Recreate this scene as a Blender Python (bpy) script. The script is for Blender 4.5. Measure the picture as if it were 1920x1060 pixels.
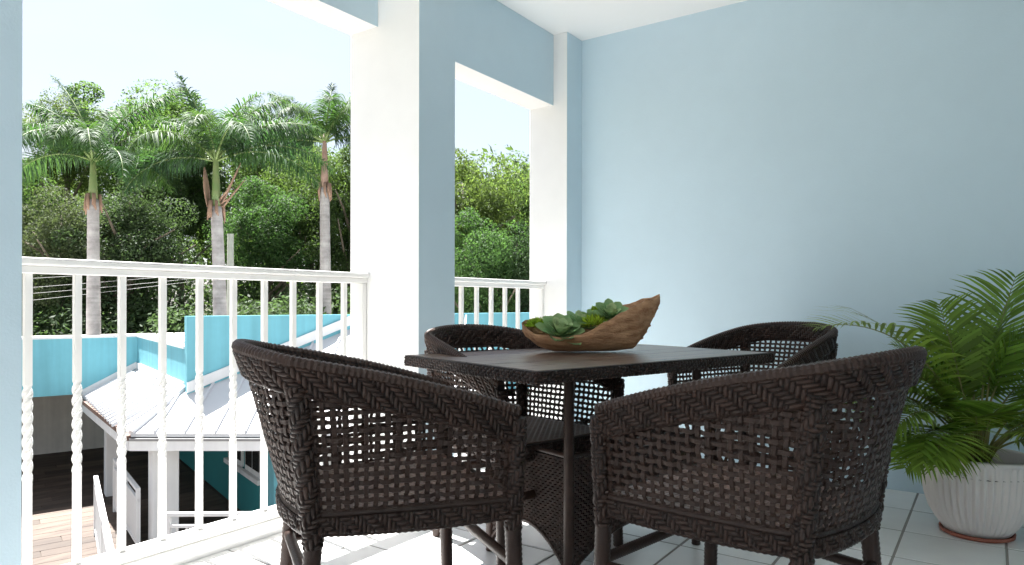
import bpy, math, random
import numpy as np
from mathutils import Vector, Matrix

R = math.radians
scene = bpy.context.scene
for o in list(bpy.data.objects):
    bpy.data.objects.remove(o)
col = scene.collection

# ------------------------------------------------------------------ camera
YAW = R(34.957)
cam_d = bpy.data.cameras.new('camera')
cam = bpy.data.objects.new('camera', cam_d)
col.objects.link(cam)
cam.location = (0, 0, 0.9)
cam.rotation_euler = (R(90), -R(0.118), YAW - R(90))
cam_d.sensor_width = 36
cam_d.lens = 1289.0 / 1920 * 36
cam_d.shift_y = (565.3 - 530) / 1920
cam_d.clip_start = 0.05
cam_d.clip_end = 2000
scene.camera = cam

# ------------------------------------------------------------------ sky and sun
SUN_AZ, SUN_EL = R(83), R(66)          # azimuth measured from +X towards +Y
world = bpy.data.worlds.new('World')
scene.world = world
world.use_nodes = True
wn, wl = world.node_tree.nodes, world.node_tree.links
wn.clear()
sky = wn.new('ShaderNodeTexSky')
sky.sky_type = 'NISHITA'
sky.sun_disc = False
sky.sun_elevation = SUN_EL
sky.sun_rotation = R(90) - SUN_AZ
sky.air_density = 1.0
sky.dust_density = 1.2
sky.ozone_density = 1.2
# thin high cloud veils over the blue
tc = wn.new('ShaderNodeTexCoord')
mp = wn.new('ShaderNodeMapping'); mp.inputs['Scale'].default_value = (1.2, 1.2, 3.5)
nz = wn.new('ShaderNodeTexNoise'); nz.inputs['Scale'].default_value = 1.6; nz.inputs['Detail'].default_value = 6
rp = wn.new('ShaderNodeValToRGB'); rp.color_ramp.elements[0].position = .42; rp.color_ramp.elements[1].position = .72
rp.color_ramp.elements[0].color = (.55, .55, .55, 1); rp.color_ramp.elements[1].color = (.95, .95, .95, 1)
mx = wn.new('ShaderNodeMixRGB'); mx.inputs['Color2'].default_value = (3.75, 3.82, 3.95, 1)
bg = wn.new('ShaderNodeBackground'); bg.inputs['Strength'].default_value = 0.05
wo = wn.new('ShaderNodeOutputWorld')
wl.new(tc.outputs['Generated'], mp.inputs['Vector']); wl.new(mp.outputs[0], nz.inputs['Vector'])
wl.new(nz.outputs['Fac'], rp.inputs[0]); wl.new(rp.outputs[0], mx.inputs['Fac'])
wl.new(sky.outputs[0], mx.inputs['Color1']); wl.new(mx.outputs[0], bg.inputs['Color']); wl.new(bg.outputs[0], wo.inputs['Surface'])
sun_d = bpy.data.lights.new('sun', 'SUN')
sun_d.energy = 5.0
sun_d.angle = R(0.55)
sun_d.color = (1.0, .98, .95)
sun = bpy.data.objects.new('sun', sun_d)
col.objects.link(sun)
sdir = Vector((math.cos(SUN_EL) * math.cos(SUN_AZ), math.cos(SUN_EL) * math.sin(SUN_AZ), math.sin(SUN_EL)))
sun.rotation_euler = sdir.to_track_quat('Z', 'Y').to_euler()
sun.location = (0, 0, 30)

vs = scene.view_settings
scene.display_settings.display_device = 'sRGB'
vs.view_transform = 'Standard'
vs.look = 'None'
vs.gamma = 1
vs.exposure = 2.40
vs.use_curve_mapping = False
scene.render.engine = 'CYCLES'
scene.cycles.use_denoising = True
scene.cycles.max_bounces = 10
scene.cycles.diffuse_bounces = 7
scene.cycles.transmission_bounces = 6
scene.cycles.transparent_max_bounces = 8
scene.cycles.sample_clamp_indirect = 6

# ------------------------------------------------------------------ helpers
rng = np.random.default_rng(7)
random.seed(7)


def tag(o, label=None, cat=None, group=None, kind=None):
    if label: o['label'] = label
    if cat: o['category'] = cat
    if group: o['group'] = group
    if kind: o['kind'] = kind
    return o


def empty(name, loc=(0, 0, 0), rz=0):
    o = bpy.data.objects.new(name, None)
    o.empty_display_size = .1
    col.objects.link(o)
    o.location = loc
    o.rotation_euler = (0, 0, rz)
    return o


def link(name, me, parent=None, loc=None, rot=None):
    o = bpy.data.objects.new(name, me)
    col.objects.link(o)
    if parent is not None: o.parent = parent
    if loc is not None: o.location = loc
    if rot is not None: o.rotation_euler = rot
    return o


class MB:
    """collects verts / faces (with a material index) for one mesh"""
    def __init__(s):
        s.v, s.f, s.m = [], [], []

    def add(s, vs_, fs, mi=0):
        b = len(s.v)
        s.v += [tuple(p) for p in vs_]
        s.f += [tuple(i + b for i in f) for f in fs]
        s.m += [mi] * len(fs)

    def box(s, x0, x1, y0, y1, z0, z1, mi=0, M=None):
        p = [Vector((x, y, z)) for z in (z0, z1) for y in (y0, y1) for x in (x0, x1)]
        if M is not None: p = [M @ q for q in p]
        s.add(p, [(0, 2, 3, 1), (4, 5, 7, 6), (0, 1, 5, 4), (2, 6, 7, 3), (0, 4, 6, 2), (1, 3, 7, 5)], mi)

    def prism(s, poly, z0, z1, mi=0):
        n = len(poly)
        v = [(x, y, z0) for x, y in poly] + [(x, y, z1) for x, y in poly]
        f = [tuple(range(n))[::-1], tuple(range(n, 2 * n))] + [(i, (i + 1) % n, n + (i + 1) % n, n + i) for i in range(n)]
        s.add(v, f, mi)

    def tube(s, pts, rad, n=8, mi=0, cap=True, twist=0, squash=None):
        pts = [Vector(p) for p in pts]
        if not hasattr(rad, '__len__'): rad = [rad] * len(pts)
        up = None
        rings = []
        for i, p in enumerate(pts):
            t = (pts[min(i + 1, len(pts) - 1)] - pts[max(i - 1, 0)]).normalized()
            if up is None:
                a = Vector((0, 0, 1)) if abs(t.z) < .9 else Vector((1, 0, 0))
                up = (a - t * a.dot(t)).normalized()
            else:
                up = (up - t * up.dot(t)).normalized()
            sd = t.cross(up)
            for k in range(n):
                a = 2 * math.pi * k / n + twist * i
                rings.append(p + (up * math.cos(a) + sd * math.sin(a)) * rad[i])
        f = []
        for i in range(len(pts) - 1):
            for k in range(n):
                f.append((i * n + k, i * n + (k + 1) % n, (i + 1) * n + (k + 1) % n, (i + 1) * n + k))
        if cap:
            f.append(tuple(range(n))[::-1])
            f.append(tuple(range((len(pts) - 1) * n, len(pts) * n)))
        s.add(rings, f, mi)

    def lathe(s, prof, n=32, mi=0, mod=None):
        v, f = [], []
        for i, (r, z) in enumerate(prof):
            for k in range(n):
                a = 2 * math.pi * k / n
                rr = r if mod is None else r + mod(i, k)
                v.append((rr * math.cos(a), rr * math.sin(a), z))
        for i in range(len(prof) - 1):
            for k in range(n):
                f.append((i * n + k, i * n + (k + 1) % n, (i + 1) * n + (k + 1) % n, (i + 1) * n + k))
        s.add(v, f, mi)

    def mesh(s, name, mats, smooth=False):
        me = bpy.data.meshes.new(name)
        me.from_pydata(s.v, [], s.f)
        for m in (mats if isinstance(mats, (list, tuple)) else [mats]): me.materials.append(m)
        if s.m and max(s.m) > 0: me.polygons.foreach_set('material_index', s.m)
        if smooth: me.polygons.foreach_set('use_smooth', [True] * len(me.polygons))
        me.update()
        return me

    def build(s, name, mats, parent=None, smooth=False, bevel=0, loc=None, rot=None):
        o = link(name, s.mesh(name, mats, smooth), parent, loc, rot)
        if bevel:
            b = o.modifiers.new('bevel', 'BEVEL'); b.width = bevel; b.segments = 2; b.limit_method = 'ANGLE'
        return o


def mesh_np(name, V, Q, mat, smooth=False):
    """V (n,3), Q (m,4) quads or (m,3) triangles"""
    me = bpy.data.meshes.new(name)
    n, k = Q.shape
    me.vertices.add(len(V)); me.vertices.foreach_set('co', np.asarray(V, np.float32).ravel())
    me.loops.add(n * k); me.loops.foreach_set('vertex_index', np.asarray(Q, np.int32).ravel())
    me.polygons.add(n); me.polygons.foreach_set('loop_start', np.arange(0, n * k, k, dtype=np.int32))
    for m in (mat if isinstance(mat, (list, tuple)) else [mat]): me.materials.append(m)
    if smooth: me.polygons.foreach_set('use_smooth', np.ones(n, bool))
    me.update(calc_edges=True)
    me.validate()
    return me


def bx(name, x0, x1, y0, y1, z0, z1, mat, parent=None, bevel=0):
    b = MB(); b.box(x0, x1, y0, y1, z0, z1)
    return b.build(name, mat, parent, bevel=bevel)


def copy_tree(o, parent=None):
    c = o.copy(); col.objects.link(c); c.parent = parent
    for ch in o.children: copy_tree(ch, c)
    return c


# camera-frame helper used only to plan positions in metres: (lateral, depth) -> world XY
def cf(lat, dep):
    c, s = math.cos(YAW), math.sin(YAW)
    return (dep * c + lat * s, dep * s - lat * c)


# ------------------------------------------------------------------ materials
def mat(name, base, rough=.6, var=0, scale=8, bump=0, bscale=60, spec=.5, color2=None, metal=0, island=0, objrand=0, coat=0, stretch=None):
    m = bpy.data.materials.new(name); m.use_nodes = True
    N, L = m.node_tree.nodes, m.node_tree.links
    P = N['Principled BSDF']
    P.inputs['Roughness'].default_value = rough
    P.inputs['Specular IOR Level'].default_value = spec
    P.inputs['Metallic'].default_value = metal
    P.inputs['Coat Weight'].default_value = coat
    P.inputs['Base Color'].default_value = (*base, 1)
    tcn = N.new('ShaderNodeTexCoord')
    vec = tcn.outputs['Object']
    if stretch:
        mpn = N.new('ShaderNodeMapping'); mpn.inputs['Scale'].default_value = stretch
        L.new(vec, mpn.inputs['Vector']); vec = mpn.outputs[0]
    out = None
    if var or color2:
        n = N.new('ShaderNodeTexNoise'); n.inputs['Scale'].default_value = scale; n.inputs['Detail'].default_value = 5
        L.new(vec, n.inputs['Vector'])
        r = N.new('ShaderNodeValToRGB')
        r.color_ramp.elements[0].position = .3; r.color_ramp.elements[1].position = .7
        c2 = color2 or tuple(min(1, c * (1 + var)) for c in base)
        c1 = base if color2 else tuple(c * (1 - var) for c in base)
        r.color_ramp.elements[0].color = (*c1, 1); r.color_ramp.elements[1].color = (*c2, 1)
        L.new(n.outputs['Fac'], r.inputs[0])
        out = r.outputs[0]
        L.new(out, P.inputs['Base Color'])
    if island or objrand:
        if island:
            g = N.new('ShaderNodeNewGeometry'); src = g.outputs['Random Per Island']; amt = island
        else:
            g = N.new('ShaderNodeObjectInfo'); src = g.outputs['Random']; amt = objrand
        mr = N.new('ShaderNodeMapRange'); mr.inputs['To Min'].default_value = 1 - amt; mr.inputs['To Max'].default_value = 1 + amt
        L.new(src, mr.inputs[0])
        h = N.new('ShaderNodeHueSaturation')
        if out is not None: L.new(out, h.inputs['Color'])
        else: h.inputs['Color'].default_value = (*base, 1)
        L.new(mr.outputs[0], h.inputs['Value'])
        L.new(h.outputs[0], P.inputs['Base Color'])
    if bump:
        n2 = N.new('ShaderNodeTexNoise'); n2.inputs['Scale'].default_value = bscale; n2.inputs['Detail'].default_value = 4
        L.new(vec, n2.inputs['Vector'])
        b = N.new('ShaderNodeBump'); b.inputs['Strength'].default_value = bump; b.inputs['Distance'].default_value = .01
        L.new(n2.outputs['Fac'], b.inputs['Height']); L.new(b.outputs[0], P.inputs['Normal'])
    return m


def plaster(name, base, amt, streak=0, bump=.12):
    """painted render: broad cloudy patches, fine roller grain and, outdoors, faint rain streaks"""
    m = bpy.data.materials.new(name); m.use_nodes = True
    N, L = m.node_tree.nodes, m.node_tree.links; P = N['Principled BSDF']; P.inputs['Roughness'].default_value = .75
    t = N.new('ShaderNodeTexCoord'); acc = None
    layers = [(1.3, amt, (1, 1, 1)), (9, amt * .45, (1, 1, 1))]
    if streak: layers.append((3.2, streak, (2.2, 2.2, .12)))
    for sc, a, st in layers:
        mp_ = N.new('ShaderNodeMapping'); mp_.inputs['Scale'].default_value = st
        n = N.new('ShaderNodeTexNoise'); n.inputs['Scale'].default_value = sc; n.inputs['Detail'].default_value = 6
        mr = N.new('ShaderNodeMapRange'); mr.inputs['From Min'].default_value = .3; mr.inputs['From Max'].default_value = .7
        mr.inputs['To Min'].default_value = 1 - a; mr.inputs['To Max'].default_value = 1 + a * .6
        L.new(t.outputs['Object'], mp_.inputs[0]); L.new(mp_.outputs[0], n.inputs['Vector']); L.new(n.outputs['Fac'], mr.inputs[0])
        if acc is None: acc = mr.outputs[0]
        else:
            q = N.new('ShaderNodeMath'); q.operation = 'MULTIPLY'; L.new(acc, q.inputs[0]); L.new(mr.outputs[0], q.inputs[1]); acc = q.outputs[0]
    h = N.new('ShaderNodeHueSaturation'); h.inputs['Color'].default_value = (*base, 1); L.new(acc, h.inputs['Value']); L.new(h.outputs[0], P.inputs['Base Color'])
    n2 = N.new('ShaderNodeTexNoise'); n2.inputs['Scale'].default_value = 160; n2.inputs['Detail'].default_value = 3
    n3 = N.new('ShaderNodeTexNoise'); n3.inputs['Scale'].default_value = 7
    ad = N.new('ShaderNodeMath'); ad.operation = 'MULTIPLY_ADD'; ad.inputs[1].default_value = 2.5
    L.new(t.outputs['Object'], n2.inputs['Vector']); L.new(t.outputs['Object'], n3.inputs['Vector']); L.new(n3.outputs['Fac'], ad.inputs[0]); L.new(n2.outputs['Fac'], ad.inputs[2])
    b = N.new('ShaderNodeBump'); b.inputs['Strength'].default_value = bump; b.inputs['Distance'].default_value = .006
    L.new(ad.outputs[0], b.inputs['Height']); L.new(b.outputs[0], P.inputs['Normal'])
    return m


def leaf_mat(name, base, trans, var=.35, tw=.4, rough=.6, spec=.15):
    m = bpy.data.materials.new(name); m.use_nodes = True
    N, L = m.node_tree.nodes, m.node_tree.links
    P = N['Principled BSDF']; P.inputs['Roughness'].default_value = rough; P.inputs['Specular IOR Level'].default_value = spec
    g = N.new('ShaderNodeNewGeometry'); o = N.new('ShaderNodeObjectInfo')
    mr = N.new('ShaderNodeMapRange'); mr.inputs['To Min'].default_value = 1 - var; mr.inputs['To Max'].default_value = 1 + var
    L.new(g.outputs['Random Per Island'], mr.inputs[0])
    mo = N.new('ShaderNodeMapRange'); mo.inputs['To Min'].default_value = .485; mo.inputs['To Max'].default_value = .515
    L.new(o.outputs['Random'], mo.inputs[0])
    outs = []
    for c in (base, trans):
        h = N.new('ShaderNodeHueSaturation'); h.inputs['Color'].default_value = (*c, 1)
        L.new(mr.outputs[0], h.inputs['Value']); L.new(mo.outputs[0], h.inputs['Hue']); outs.append(h.outputs[0])
    T = N.new('ShaderNodeBsdfTranslucent'); mix = N.new('ShaderNodeMixShader'); mix.inputs[0].default_value = tw
    L.new(outs[0], P.inputs['Base Color']); L.new(outs[1], T.inputs['Color'])
    L.new(P.outputs[0], mix.inputs[1]); L.new(T.outputs[0], mix.inputs[2])
    L.new(mix.outputs[0], N['Material Output'].inputs['Surface'])
    return m


M_BLUE = plaster('blue_wall_paint', (.55, .685, .76), .03)
M_WHITE = plaster('white_wall_paint', (.84, .84, .83), .035)
M_CEIL = mat('ceiling_paint', (.86, .86, .85), .8, bump=.03, bscale=150)
M_RAIL = mat('white_metal_paint', (.80, .79, .77), .35, var=.02, scale=10)
M_TILE = mat('floor_tile_glaze', (.82, .82, .81), .30, var=.05, scale=5, bump=.03, bscale=20, objrand=.035, spec=.4)
M_GROUT = mat('tile_grout', (.30, .285, .265), .9)
M_WICK = mat('dark_wicker', (.031, .0165, .0120), .36, var=.25, scale=30, island=.32, spec=.28, bump=.25, bscale=400)
M_SEAT = mat('glossy_seat_cane', (.17, .11, .09), .28, island=.25, spec=.6)  # base colour lifted above the dark wicker in place of grazing reflections
M_WICK_CORE = mat('wicker_core', (.010, .0065, .0055), .7)

# ------------------------------------------------------------------ balcony structure
XW, ZC = 3.76, 2.524
YO = 2.37
g = bx('balcony_slab', -1.6, XW + .2, -1.7, 2.5, -.30, -.0018, M_GROUT)
floor = empty('floor'); tag(floor, kind='structure'); floor['label'] = 'white square ceramic tile floor of the balcony with grey grout'
g.name = 'grout_bed'; g.parent = floor
tb = MB(); hw = .33 / 2 - .0038
tb.box(-hw, hw, -hw, hw, -.0085, 0)
tile_me = tb.mesh('tile', M_TILE)
for i in range(16):
    for j in range(12):
        x = 3.595 - .33 * i; y = .287 - .165 + .33 * (j - 5)
        t = link('tile', tile_me, floor, (x, y, random.uniform(-.0006, .0006)))
        t.rotation_euler = (random.uniform(-.002, .002), random.uniform(-.002, .002), 0)
        if i < 14:
            b = t.modifiers.new('b', 'BEVEL'); b.width = .0025; b.segments = 1

ceil_o = bx('ceiling', -1.6, XW, -1.7, YO - .01, ZC, ZC + .2, M_CEIL); tag(ceil_o, 'plain white flat ceiling over the balcony', kind='structure')
bw = bx('back_wall', XW, XW + .2, -1.7, YO, -.3, ZC + .2, M_BLUE); tag(bw, 'plain pale blue wall closing the end of the balcony', 'wall')


def painted(name, x0, x1, y0, y1, z0, z1, label, cat):
    """inner (-Y) face blue, the reveals and soffit white"""
    b = MB()
    p = [(x, y, z) for z in (z0, z1) for y in (y0, y1) for x in (x0, x1)]
    b.add(p, [(0, 1, 5, 4)], 0)
    b.add(p, [(0, 2, 3, 1), (4, 5, 7, 6), (2, 6, 7, 3), (0, 4, 6, 2), (1, 3, 7, 5)], 1)
    o = b.build(name, [M_BLUE, M_WHITE])
    o.data.validate()
    bm_mod = o.modifiers.new('soft', 'BEVEL'); bm_mod.width = .004; bm_mod.segments = 2
    return tag(o, label, cat)


painted('column', 2.118, 2.351, 1.954, YO, -.3, ZC - .002, 'thick square column, blue on its room side and white on its sides, between the two openings', 'column')
painted('column', .30, .694, 1.954, YO, -.3, ZC - .002, 'blue-grey column cut by the left edge of the picture', 'column')
painted('corner_pilaster', 3.577, XW - .001, 2.10, YO - .001, -.3, ZC - .001, 'narrow corner pilaster with blue face and white side against the blue wall', 'pilaster')
painted('beam', .695, 2.117, 2.195, YO - .002, 2.093, ZC - .001, 'beam with blue face and white underside over the wide left opening', 'beam')
painted('beam', -1.6, .299, 2.195, YO - .002, 2.093, ZC - .001, 'beam with blue face left of the edge column', 'beam')
painted('beam', 2.352, 3.576, 2.195, YO - .002, 2.093, ZC - .001, 'beam with blue face and white underside over the narrow right opening', 'beam')

hw_ = bx('house_wall', -1.6, XW - .001, -1.9, -1.7, -.3, ZC + .2, M_BLUE); tag(hw_, 'pale blue house wall behind the viewer, facing the railing', 'wall')

# railing ------------------------------------------------------------------
YR = 2.285


def bar_mesh():
    h = .019 / 2
    zs = [(.095, 0, 1)]
    z0, z1 = .375, .655
    zs.append((z0, 0, 1))
    n = 36
    for i in range(1, n):
        q = i / n
        zs.append((z0 + (z1 - z0) * q, 2 * math.pi * 2.0 * q, 1 + .05 * min(1, 8 * q, 8 * (1 - q))))
    zs += [(z1, 4 * math.pi, 1), (.985, 4 * math.pi, 1)]
    b = MB(); v, f = [], []
    prof = [(-1, -1), (0, -.86), (1, -1), (.86, 0), (1, 1), (0, .86), (-1, 1), (-.86, 0)]
    for z, a, s in zs:
        tw = abs(s - 1) > .01
        for (x, y) in prof:
            k = 1.0 if not tw else 1.0
            xx, yy = (x, y)
            if not tw:
                xx = max(-1, min(1, x / (.86 if abs(x) < .9 and abs(x) > .1 else 1))); yy = max(-1, min(1, y / (.86 if abs(y) < .9 and abs(y) > .1 else 1)))
            c, sn = math.cos(a), math.sin(a)
            v.append((h * s * (xx * c - yy * sn), h * s * (xx * sn + yy * c), z))
    m = len(prof)
    for i in range(len(zs) - 1):
        for k in range(m):
            f.append((i * m + k, i * m + (k + 1) % m, (i + 1) * m + (k + 1) % m, (i + 1) * m + k))
    b.add(v, f)
    return b.mesh('baluster', M_RAIL)


BAR = bar_mesh()


def railing(x0, x1, xs, label):
    r = empty('balcony_railing', ((x0 + x1) / 2, YR, .06))
    o = (x0 + x1) / 2
    b = MB()
    b.box(x0 - o, x1 - o, -.046, .046, .940, .963)
    h = b.build('handrail', M_RAIL, r, bevel=.006)
    b = MB(); b.box(x0 - o + .002, x1 - o - .002, -.030, .030, .918, .9395)
    b.build('top_channel', M_RAIL, r, bevel=.003)
    b = MB(); b.box(x0 - o, x1 - o, -.022, .022, .004, .038)
    b.build('bottom_rail', M_RAIL, r, bevel=.004)
    for e in (x0 - o + .013, x1 - o - .013):
        b = MB(); b.box(e - .012, e + .012, -.026, .026, .039, .917)
        b.build('end_post', M_RAIL, r, bevel=.003)
    for x in xs:
        link('baluster', BAR, r, (x - o, 0, -.06))
    tag(r, label, 'railing', 'white balcony railings')
    return r


railing(.696, 2.115, [.826 + .1313 * i for i in range(10)], 'long white metal railing with twisted balusters across the wide left opening')
railing(2.353, 3.575, [2.672 + .1313 * i - .1313 for i in range(7)], 'short white metal railing in the narrow opening beside the blue wall')
railing(-1.598, .298, [-1.47 + .1313 * i for i in range(13)], 'white metal railing with twisted balusters left of the edge column')
for (a, b_, s) in ((-1.6, .30, 'under the railing left of the edge column'), (.694, 2.118, 'under the long railing'), (2.351, 3.577, 'under the short railing')):
    k = bx('kerb', a + .001, b_ - .001, 2.262, YO + .06, -.2, .058, M_WHITE, bevel=.004); tag(k, 'low white kerb ' + s, 'kerb')

# ------------------------------------------------------------------ wicker tools
def herring(mb, surf, ns, nw, n=3, lift=.0022, sink=.0035, gap=.09, sub=3):
    """herringbone of pillowed strips; surf(i, j) maps pattern cells (0..ns, 0..nw) to (point, outward normal)"""
    def piece(i0, i1, j0, j1):
        i0, i1 = max(i0, 0), min(i1, ns); j0, j1 = max(j0, 0), min(j1, nw)
        if i1 - i0 < .4 or j1 - j0 < .4: return
        hor = (i1 - i0) >= (j1 - j0)
        a0, a1, b0, b1 = i0 + gap, i1 - gap, j0 + gap, j1 - gap
        na, nb = (sub, 2) if hor else (2, sub)
        v = []
        jit = random.uniform(-.0006, .0006)
        for q in range(nb + 1):
            for p in range(na + 1):
                fa, fb = p / na, q / nb
                P, Nn = surf(a0 + (a1 - a0) * fa, b0 + (b1 - b0) * fb)
                long_, wid = (fa, fb) if hor else (fb, fa)
                up = lift * (.55 + .45 * math.sin(math.pi * long_)) + jit
                if wid in (0, 1): up -= lift * .75
                if long_ in (0, 1): up -= sink * .6
                v.append(P + Nn * up)
        f = [(q * (na + 1) + p, q * (na + 1) + p + 1, (q + 1) * (na + 1) + p + 1, (q + 1) * (na + 1) + p) for q in range(nb) for p in range(na)]
        # skirt
        ring = [p for p in range(na + 1)] + [q * (na + 1) + na for q in range(1, nb + 1)] + [nb * (na + 1) + p for p in range(na - 1, -1, -1)] + [q * (na + 1) for q in range(nb - 1, 0, -1)]
        base = len(v)
        for idx in ring:
            q, p = divmod(idx, na + 1)
            P, Nn = surf(a0 + (a1 - a0) * p / na, b0 + (b1 - b0) * q / nb)
            v.append(P - Nn * sink)
        m = len(ring)
        f += [(ring[k], base + k, base + (k + 1) % m, ring[(k + 1) % m]) for k in range(m)]
        mb.add(v, f)
    for j in range(-n, int(nw) + n + 1):
        for i in range(-n, int(ns) + n + 1):
            t = (i - j) % (2 * n)
            if t == 0: piece(i, i + n, j, j + 1)
            elif t == n: piece(i, i + 1, j - (n - 1), j + 1)


def wrapped(pts, r, pitch=.011, n=10, depth=.09, mb=None, r2=None):
    """tube bound with flat cane: ring ridges along its length"""
    mb = mb or MB()
    pts = [Vector(p) for p in pts]
    seg = [(pts[i + 1] - pts[i]).length for i in range(len(pts) - 1)]
    Lt = sum(seg); m = max(4, int(Lt / pitch)) * 2
    out, rad = [], []
    for k in range(m + 1):
        d = Lt * k / m; i = 0
        while i < len(seg) - 1 and d > seg[i]: d -= seg[i]; i += 1
        out.append(pts[i].lerp(pts[i + 1], min(1, d / max(seg[i], 1e-6))))
        rr = r if r2 is None else r + (r2 - r) * k / m
        rad.append(rr * (1 + (depth if k % 2 else -depth * .6)))
    mb.tube(out, rad, n)
    return mb


def cr(P, t):
    """Catmull-Rom through P, t in 0..len-1"""
    i = min(int(t), len(P) - 2); f = t - i
    p0 = P[max(i - 1, 0)]; p1 = P[i]; p2 = P[i + 1]; p3 = P[min(i + 2, len(P) - 1)]
    return .5 * ((2 * p1) + (-p0 + p2) * f + (2 * p0 - 5 * p1 + 4 * p2 - p3) * f * f + (-p0 + 3 * p1 - 3 * p2 + p3) * f * f * f)


ZB = .405   # level of the seat rail
HB = [(.235, .262, ZB), (.08, .248, ZB), (-.09, .226, ZB), (-.228, .196, ZB), (-.262, .115, ZB), (-.272, 0, ZB)]
HT = [(.245, .272, .632), (.085, .272, .682), (-.09, .258, .727), (-.275, .228, .765), (-.352, .130, .784), (-.376, 0, .790)]
BASE = [Vector((x, -y, z)) for x, y, z in HB] + [Vector(p) for p in HB[-2::-1]]
TOP = [Vector((x, -y, z)) for x, y, z in HT] + [Vector(p) for p in HT[-2::-1]]
NS = len(BASE) - 1
UC = 3.0    # the rear corner posts
BANDH = .068


def pb(u): return cr(BASE, u * 1.0)
def pt(u): return cr(TOP, u * 1.0)
def pv(u, v): return pb(u).lerp(pt(u), v)
def nrm(u, v):
    d = pv(min(u + .02, NS), v) - pv(max(u - .02, 0), v)
    e = pt(u) - pb(u)
    return d.cross(e).normalized() * -1 if True else None
def vband(u):
    return 1 - BANDH / (pt(u) - pb(u)).length
# make sure normals look outwards
_sgn = 1 if nrm(NS / 2, .5).x < 0 else -1
def nout(u, v): return nrm(u, v) * _sgn

# arc length table at mid height
_us = np.linspace(0, NS, 401)
_pl = [pv(u, .7) for u in _us]
_al = np.concatenate([[0], np.cumsum([(_pl[i + 1] - _pl[i]).length for i in range(400)])])
def u_at(s): return float(np.interp(s, _al, _us))
def s_at(u): return float(np.interp(u, _us, _al))
SL = float(_al[-1])


def ribbon(samples, w, t):
    """samples: list of (point, normal, widthdir) -> flat strip mesh"""
    mb = MB(); v, f = [], []
    for P, Nn, W in samples:
        for a, b in ((-1, -1), (1, -1), (.8, 1), (-.8, 1)):
            v.append(P + W * (a * w / 2) + Nn * (b * t / 2))
    n = len(samples)
    for i in range(n - 1):
        for k in range(4):
            f.append((i * 4 + k, i * 4 + (k + 1) % 4, (i + 1) * 4 + (k + 1) % 4, (i + 1) * 4 + k))
    f += [(3, 2, 1, 0), tuple(range(4 * n - 4, 4 * n))]
    mb.add(v, f)
    return mb


PITCH, PZ, SW, ST = .0235, .0205, .0112, .0018


def weave_panel(root, name, u0, u1):
    s0, s1 = s_at(u0) + .012, s_at(u1) - .012
    nv = int((s1 - s0) / PITCH)
    ss = [s0 + (s1 - s0) * (i + .5) / nv for i in range(nv)]
    zk = [ZB + .020 + PZ * k for k in range(18)]
    panel = empty(name); panel.parent = root
    OFF = .0017
    for i, s in enumerate(ss):
        u = u_at(s)
        v1 = vband(u) + .03
        H = pt(u).z - ZB
        vals = [0.0]
        for k, z in enumerate(zk):
            vv = (z - ZB) / H
            if vv < v1:
                vals.append(vv - .36 * PZ / H); vals.append(vv + .36 * PZ / H)
        vals.append(v1)
        smp = []
        for q, vv in enumerate(vals):
            k = (q - 1) // 2
            sg = 0 if q in (0, len(vals) - 1) else (1 if (i + k) % 2 == 0 else -1)
            N_ = nout(u, vv); W = (pv(min(u + .02, NS), vv) - pv(max(u - .02, 0), vv)).normalized()
            smp.append((pv(u, vv) + N_ * (sg * OFF) + W * random.uniform(-.0012, .0012), N_, W))
        ribbon(smp, SW * random.uniform(.92, 1.08), ST).build('strand', M_WICK, panel)
    for k, z in enumerate(zk):
        smp = []
        pts_s = [s0 - .012]
        idx = [None]
        for i, s in enumerate(ss):
            pts_s += [s - .36 * PITCH, s + .36 * PITCH]; idx += [i, i]
        pts_s.append(s1 + .012); idx.append(None)
        for s, i in zip(pts_s, idx):
            u = u_at(s); vv = (z - ZB) / (pt(u).z - ZB)
            if vv > vband(u) + .05: continue
            sg = 0 if i is None else (-1 if (i + k) % 2 == 0 else 1)
            N_ = nout(u, vv)
            smp.append((pv(u, vv) + N_ * (sg * OFF) + Vector((0, 0, random.uniform(-.0012, .0012))), N_, (pt(u) - pb(u)).normalized()))
        if len(smp) > 2:
            ribbon(smp, SW * random.uniform(.92, 1.08), ST).build('strand', M_WICK, panel)
    return panel


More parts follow.
